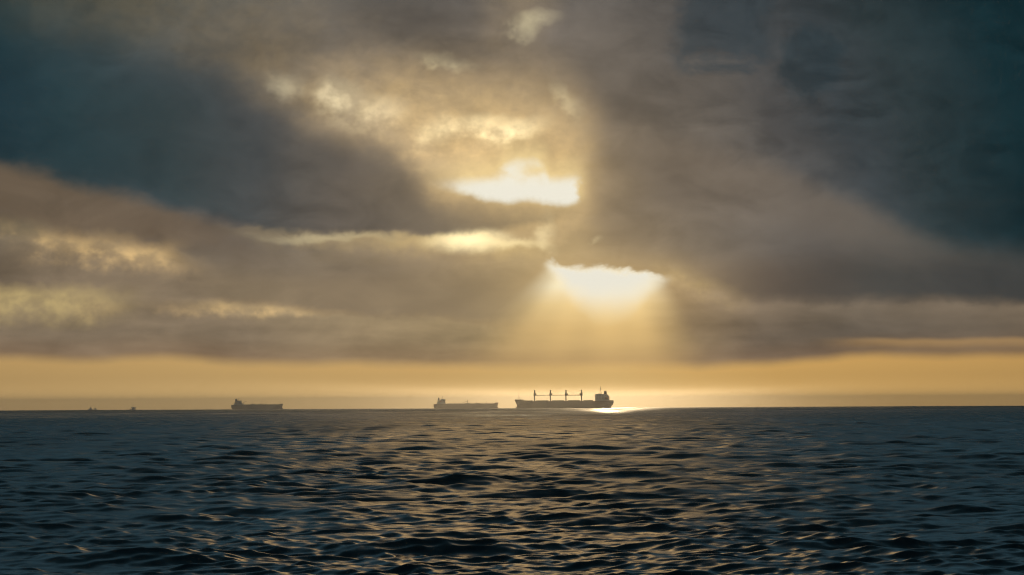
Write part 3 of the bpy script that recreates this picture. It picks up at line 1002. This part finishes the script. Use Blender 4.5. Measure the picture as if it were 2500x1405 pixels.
# ---- tankers (bow to the right: +x); details vary per ship
def tanker(name, label, px0, px1, L, beam, heading, hull_mat, fb, fc, house, funnel, mast_top, prof, gear, deck_mat, size=1.0):
    d = L * size * math.cos(heading) / ((px1 - px0) * RPP)
    a = ((px0 + px1) / 2 - 1250) * RPP
    root = bpy.data.objects.new(name, None)
    col.objects.link(root)
    root.location = (d * math.sin(a), d * math.cos(a), drop(d, 0))
    root.rotation_euler = (0, 0, heading - a)
    root.scale = (size, size, size)
    root['label'] = label
    root['category'] = 'ship'
    root['group'] = 'ships on the horizon'
    off = -L / 2

    def sheer(s):
        return 1.0 * s + (fc - fb - 1.0) * min(1.0, max(0.0, (s - 0.93) / 0.02)) if s > 0.5 else 1.0 * s

    k = L / 183.0
    lv = [(-5.0, 10 * k + off, L - 1 + off, 0.9, 0.25, 0.24), (-1.0, 5 * k + off, L + 0.8 + off, 1.0, 0.4, 0.22), (1.5, 2.4 * k + off, L - 0.3 + off, 1.0, 0.5, 0.24),
          (4.5, 1.0 * k + off, L - 3.0 + off, 1.0, 0.65, 0.20), (fb * 0.6, 0.0 + off, L - 2.4 + off, 1.0, 0.75, 0.18), (fb, 0.4 + off, L + off, 1.0, 0.80, 0.15)]
    hull = link('hull', hull_mesh(lv, beam, sheer), hull_mat, root)
    for sy in (1, -1):
        bm = bmesh.new()
        tube(bm, (L - 9 + off, sy * beam * 0.23, fb - 2), (L - 8.8 + off, sy * beam * 0.235, fb - 5), 0.3)
        box(bm, L - 10.2 + off, L - 7.6 + off, sy * beam * 0.24 - 0.4, sy * beam * 0.24 + 0.4, fb - 5.6, fb - 4.9)
        link('anchor', bm, GREY, hull)
    # accommodation from a stepped side profile
    hw = beam * 0.38
    bm = bmesh.new()
    prism(bm, [(x + off, z) for x, z in prof], -hw, hw)
    dh = link('deckhouse', bm, WHITEP, root)
    hx0, hx1, ht = house
    for z in np.arange(fb + 2.8, ht - 3.0, 2.9):
        bm = bmesh.new()
        box(bm, hx0 + off, hx1 + 0.4 + off, -hw - 0.4, hw + 0.4, z - 0.12, z + 0.12)
        link('deck_edge', bm, WHITEP, dh)
        for sy in (1, -1):
            side_windows(dh, [hx0 + 2 + off + j * 2.6 for j in range(max(2, int((hx1 - hx0 - 2) / 2.6)))], sy * hw, z + 1.4)
        windows(dh, hx1 + off, -hw + 2, hw - 2, z + 1.4, 6, 0.9, 0.8)
    bm = bmesh.new()
    box(bm, hx1 - 4.0 + off, hx1 + 1.6 + off, -beam / 2, beam / 2, ht - 3.4, ht - 2.9)
    box(bm, hx1 - 3.6 + off, hx1 + 1.4 + off, -beam / 2, -hw, ht - 2.9, ht - 1.8)
    box(bm, hx1 - 3.6 + off, hx1 + 1.4 + off, hw, beam / 2, ht - 2.9, ht - 1.8)
    link('bridge_wing', bm, WHITEP, dh)
    windows(dh, hx1 + 0.05 + off, -hw + 0.6, hw - 0.6, ht - 1.3, 9, 1.5, 1.1)
    f0, f1, ft, fbz = funnel
    bm = bmesh.new()
    prism(bm, [(f0 - 1.6 + off, fbz), (f1 + 0.6 + off, fbz), (f1 + off, ft - 1.2), (f1 - 1.0 + off, ft), (f0 + 0.6 + off, ft - 0.4), (f0 + off, ft - 4)], -2.6, 2.6)
    fn = link('funnel', bm, FUNNEL, root)
    for y_ in (-0.9, 0.9):
        bm = bmesh.new()
        tube(bm, ((f0 + f1) / 2 + off, y_, ft - 1.4), ((f0 + f1) / 2 - 0.3 + off, y_, ft + 1.0), 0.45)
        link('exhaust_pipe', bm, GREY, fn)
    bm = bmesh.new()
    mxx = (hx0 + hx1) / 2 + 0.6 + off
    for sy in (-1.2, 1.2):
        tube(bm, (mxx + 1.1, sy, ht - 0.4), (mxx + 0.1, sy * 0.3, mast_top - 3), 0.24, 0.2, 6)
        tube(bm, (mxx - 1.2, sy, ht - 0.4), (mxx - 0.1, sy * 0.3, mast_top - 3), 0.24, 0.2, 6)
    tube(bm, (mxx, 0, mast_top - 3.4), (mxx, 0, mast_top), 0.3, 0.12, 6)
    ms_ = link('radar_mast', bm, GREY, root)
    bm = bmesh.new()
    box(bm, mxx + 0.4, mxx + 0.9, -2.0, 2.0, mast_top - 5.2, mast_top - 4.7)
    link('radar_scanner', bm, WHITEP, ms_)
    # deck pipes, catwalk and manifold
    x0, x1 = hx1 + 6, L * 0.92
    for y_ in (-3.0, -1.5, 1.5, 3.0):
        bm = bmesh.new()
        tube(bm, (x0 + off, y_, fb + 1.3), (x1 + off, y_, fb + 2.0), 0.35)
        link('cargo_pipe', bm, GREY, root)
    bm = bmesh.new()
    box(bm, x0 + off, x1 + off, -0.8, 0.8, fb + 2.0, fb + 2.25)
    for j in range(14):
        xx = x0 + (x1 - x0) * j / 13 + off
        box(bm, xx - 0.2, xx + 0.2, -3.4, 3.4, fb + 0.2, fb + 2.0)
    rails(bm, [(x0 + off, 0.75, fb + 2.25), (x1 + off, 0.75, fb + 2.25)], 1.0, 4)
    link('catwalk', bm, deck_mat, root)
    for x_ in gear['manifold']:
        bm = bmesh.new()
        for j in range(-3, 4):
            tube(bm, (x_ + j * 1.8 + off, -beam * 0.44, fb + 1.7), (x_ + j * 1.8 + off, beam * 0.44, fb + 1.7), 0.35, n=6)
        box(bm, x_ - 6.5 + off, x_ + 6.5 + off, -beam * 0.45, -beam * 0.36, fb + 0.3, fb + 1.2)
        box(bm, x_ - 6.5 + off, x_ + 6.5 + off, beam * 0.36, beam * 0.45, fb + 0.3, fb + 1.2)
        link('manifold', bm, GREY, root)
    for x_, top, reach, topx in gear['cranes']:
        bm = bmesh.new()
        tube(bm, (x_ + off, 0, fb), (x_ + off, 0, top - 1.5), 0.95, 0.7, 10)
        tube(bm, (x_ + off, 0, top - 1.5), (x_ + topx + off, 0, top), 0.55, 0.35, 8)
        c_ = link('hose_crane', bm, BUFF, root)
        bm = bmesh.new()
        tube(bm, (x_ + off, 0.7, top - 3.4), (x_ + reach + off, 0.7, top - 3.4 if abs(reach) < 9 else fb + 3.2), 0.45, 0.25, 8)
        link('jib', bm, BUFF, c_)
    for x_, z0, xe, ze in gear.get('booms', []):
        bm = bmesh.new()
        tube(bm, (x_ + off, 6, fb + 0.5), (x_ + 0.3 + off, 6, z0), 0.8, 0.7, 8)
        c_ = link('stores_crane', bm, BUFF, root)
        bm = bmesh.new()
        tube(bm, (x_ + 0.2 + off, 6, z0 - 0.4), ((x_ + xe) / 2 + off, 6, (z0 + ze) / 2 + 1.2), 0.75, 0.6, 8)
        tube(bm, ((x_ + xe) / 2 + off, 6, (z0 + ze) / 2 + 1.2), (xe + off, 6, ze), 0.6, 0.4, 8)
        link('jib', bm, BUFF, c_)
    for x_ in gear.get('vents', []):
        bm = bmesh.new()
        tube(bm, (x_ + off, 4.5, fb + 0.5), (x_ + off, 4.5, fb + 5.6), 0.55, 0.45, 8)
        tube(bm, (x_ + off, 4.5, fb + 5.6), (x_ + off, 4.5, fb + 6.4), 0.9, 0.5, 8)
        link('vent_mast', bm, GREY, root)
    fm = gear['foremast']
    bm = bmesh.new()
    tube(bm, (fm[0] + off, 0, fc), (fm[0] + off, 0, fm[1] - 3), 0.4, 0.28, 8)
    tube(bm, (fm[0] + off, 0, fm[1] - 3), (fm[0] + off, 0, fm[1]), 0.2, 0.12, 6)
    tube(bm, (fm[0] + off, -1.4, fm[1] - 3), (fm[0] + off, 1.4, fm[1] - 3), 0.12, n=6)
    link('foremast', bm, BUFF, root)
    for sy in (1, -1):
        bm = bmesh.new()
        rails(bm, [(hx1 + 4 + off, sy * (beam / 2 - 0.4), fb + 0.3), (L * 0.82 + off, sy * (beam / 2 - 0.4), fb + 0.8)], 1.1, 4)
        link('guard_rail', bm, GREY, root)
    for sy in (1, -1):
        lifeboat(root, hx0 + 4 + off, sy * (hw + 2.4), fb + 7.0)
    return root


# ---- far ships standing hull down beyond the horizon
def far_coaster():
    d = 21500.0
    root = ship_root('coastal_freighter', 'faintest ship, a hazy low outline with one mast at the far left', 'ship', 222, d, 0.12)
    root.scale = (1.05, 1.05, 1.05)
    h0 = (d - math.sqrt(2 * CAM_H * EARTH)) ** 2 / (2 * EARTH) / 1.05 - 1.0
    lv = [(-3.0, -27, 28, 0.9, 0.4, 0.3), (0.0, -28, 27, 1.0, 0.5, 0.3), (3.0, -29, 27.5, 1.0, 0.7, 0.28), (h0 + 3.5, -29.5, 30, 1.0, 0.8, 0.24)]
    hull = link('hull', hull_mesh(lv, 11.0, lambda s: 1.2 * max(0, s - 0.8) / 0.2), BLUEHULL, root)
    bm = bmesh.new()
    prism(bm, [(-24, h0 + 3), (-2, h0 + 3), (-3, h0 + 8), (-6, h0 + 12), (-7, h0 + 17), (-14, h0 + 17), (-15, h0 + 10), (-22, h0 + 9.5)], -5, 5)
    dh = link('deckhouse', bm, WHITEP, root)
    windows(dh, -6.4, -4, 4, h0 + 15, 4, 1.2, 1.0)
    bm = bmesh.new()
    tube(bm, (-9, 0, h0 + 16.5), (-9, 0, h0 + 34), 0.7, 0.35, 8)
    tube(bm, (-9, -2.5, h0 + 25), (-9, 2.5, h0 + 25), 0.3)
    link('mast', bm, GREY, root)
    bm = bmesh.new()
    prism(bm, [(12, h0 + 3), (25, h0 + 3), (26, h0 + 11), (22, h0 + 12.5), (13, h0 + 10)], -4.5, 4.5)
    link('forward_house', bm, WHITEP, root)
    bm = bmesh.new()
    tube(bm, (8, 0, h0 + 3), (9, 0, h0 + 13), 0.8, 0.5)
    tube(bm, (9, 0, h0 + 13), (22, 0, h0 + 15), 0.5, 0.4)
    link('derrick', bm, BUFF, root)
    return root


def far_bow_on():
    d = 20500.0
    root = ship_root('container_feeder', 'small boxy ship seen end on, hull down between the faintest ship and the blue tanker', 'ship', 320, d, math.radians(82))
    root.scale = (1.05, 1.05, 1.05)
    h0 = (d - math.sqrt(2 * CAM_H * EARTH)) ** 2 / (2 * EARTH) / 1.05 - 1.0
    lv = [(-4.0, -58, 58, 0.8, 0.4, 0.3), (0.0, -60, 58, 0.92, 0.6, 0.3), (5.0, -60, 60, 1.0, 0.8, 0.26), (h0 + 5.0, -60, 64, 1.0, 0.9, 0.22)]
    hull = link('hull', hull_mesh(lv, 24.0, lambda s: 1.5 * max(0, s - 0.85) / 0.15), BLACKHULL, root)
    bm = bmesh.new()
    box(bm, 30, 44, -10.5, 10.5, h0 + 4, h0 + 10)
    box(bm, 31, 43, -12.5, 12.5, h0 + 10, h0 + 12.5)
    dh = link('deckhouse', bm, WHITEP, root)
    bm = bmesh.new()
    box(bm, 32, 39, -15.8, 15.8, h0 + 12.5, h0 + 16.0, 0, 0.6)
    link('bridge', bm, WHITEP, dh)
    windows(dh, 31.9, -14, 14, h0 + 14.6, 9, 2.0, 1.4)
    bm = bmesh.new()
    box(bm, 22, 28, -4, 4, h0 + 4, h0 + 17, 0.6, 0.8)
    link('funnel', bm, FUNNEL, root)
    bm = bmesh.new()
    tube(bm, (36, 4.5, h0 + 15.8), (36, 4.5, h0 + 38), 0.8, 0.35, 8)
    tube(bm, (36, 1.5, h0 + 24), (36, 7.5, h0 + 24), 0.3)
    link('mast', bm, GREY, root)
    return root


bulk_carrier()
fb2 = 13.6
tanker('oil_tanker', 'brownish tanker with stern deckhouse, hose crane amidships, just left of the craned bulk carrier',
       1055.8, 1215.5, 183.0, 32.0, 0.0, RED, 13.2, 16.6, (14.5, 33.0, 27.0), (12.0, 16.6, 31.0, 16.0), 36.5,
       [(5.5, 12.5), (37.0, 12.5), (33.5, 15.8), (33.0, 18), (33.2, 24), (32.0, 26.2), (29.5, 27.2), (22.0, 27.2), (18.4, 24.0), (12.0, 23.5), (9.5, 14.0)],
       dict(manifold=[96.0, 126.0], cranes=[(96.2, 25.0, -15.0, 0.2)], vents=[120.0, 148.0], foremast=(176.0, 27.5)), DECKRED, 0.84)
tanker('product_tanker', 'hazy blue-grey tanker with tall stern deckhouse, the left of the two tankers',
       559.5, 686.5, 181.0, 30.0, 0.0, BLUEHULL, 15.6, 18.6, (13.5, 36.0, 30.6), (13.8, 21.5, 36.5, 20.0), 40.0,
       [(0.8, 8.5), (46.0, 14.5), (45.0, 16.2), (40.5, 18.0), (39.2, 21.5), (36.0, 24.0), (36.0, 30.6), (22.0, 30.6), (21.0, 28.6), (13.0, 27.0), (10.5, 19.0), (6.5, 14.5), (3.0, 12.0)],
       dict(manifold=[75.0, 102.0], cranes=[(74.0, 22.5, 12.0, 0.2), (101.5, 22.0, 14.0, 3.0)], booms=[(43.0, 24.0, 55.0, 27.6)], vents=[120.0], foremast=(170.5, 27.5)), DECK)
far_coaster()
far_bow_on()
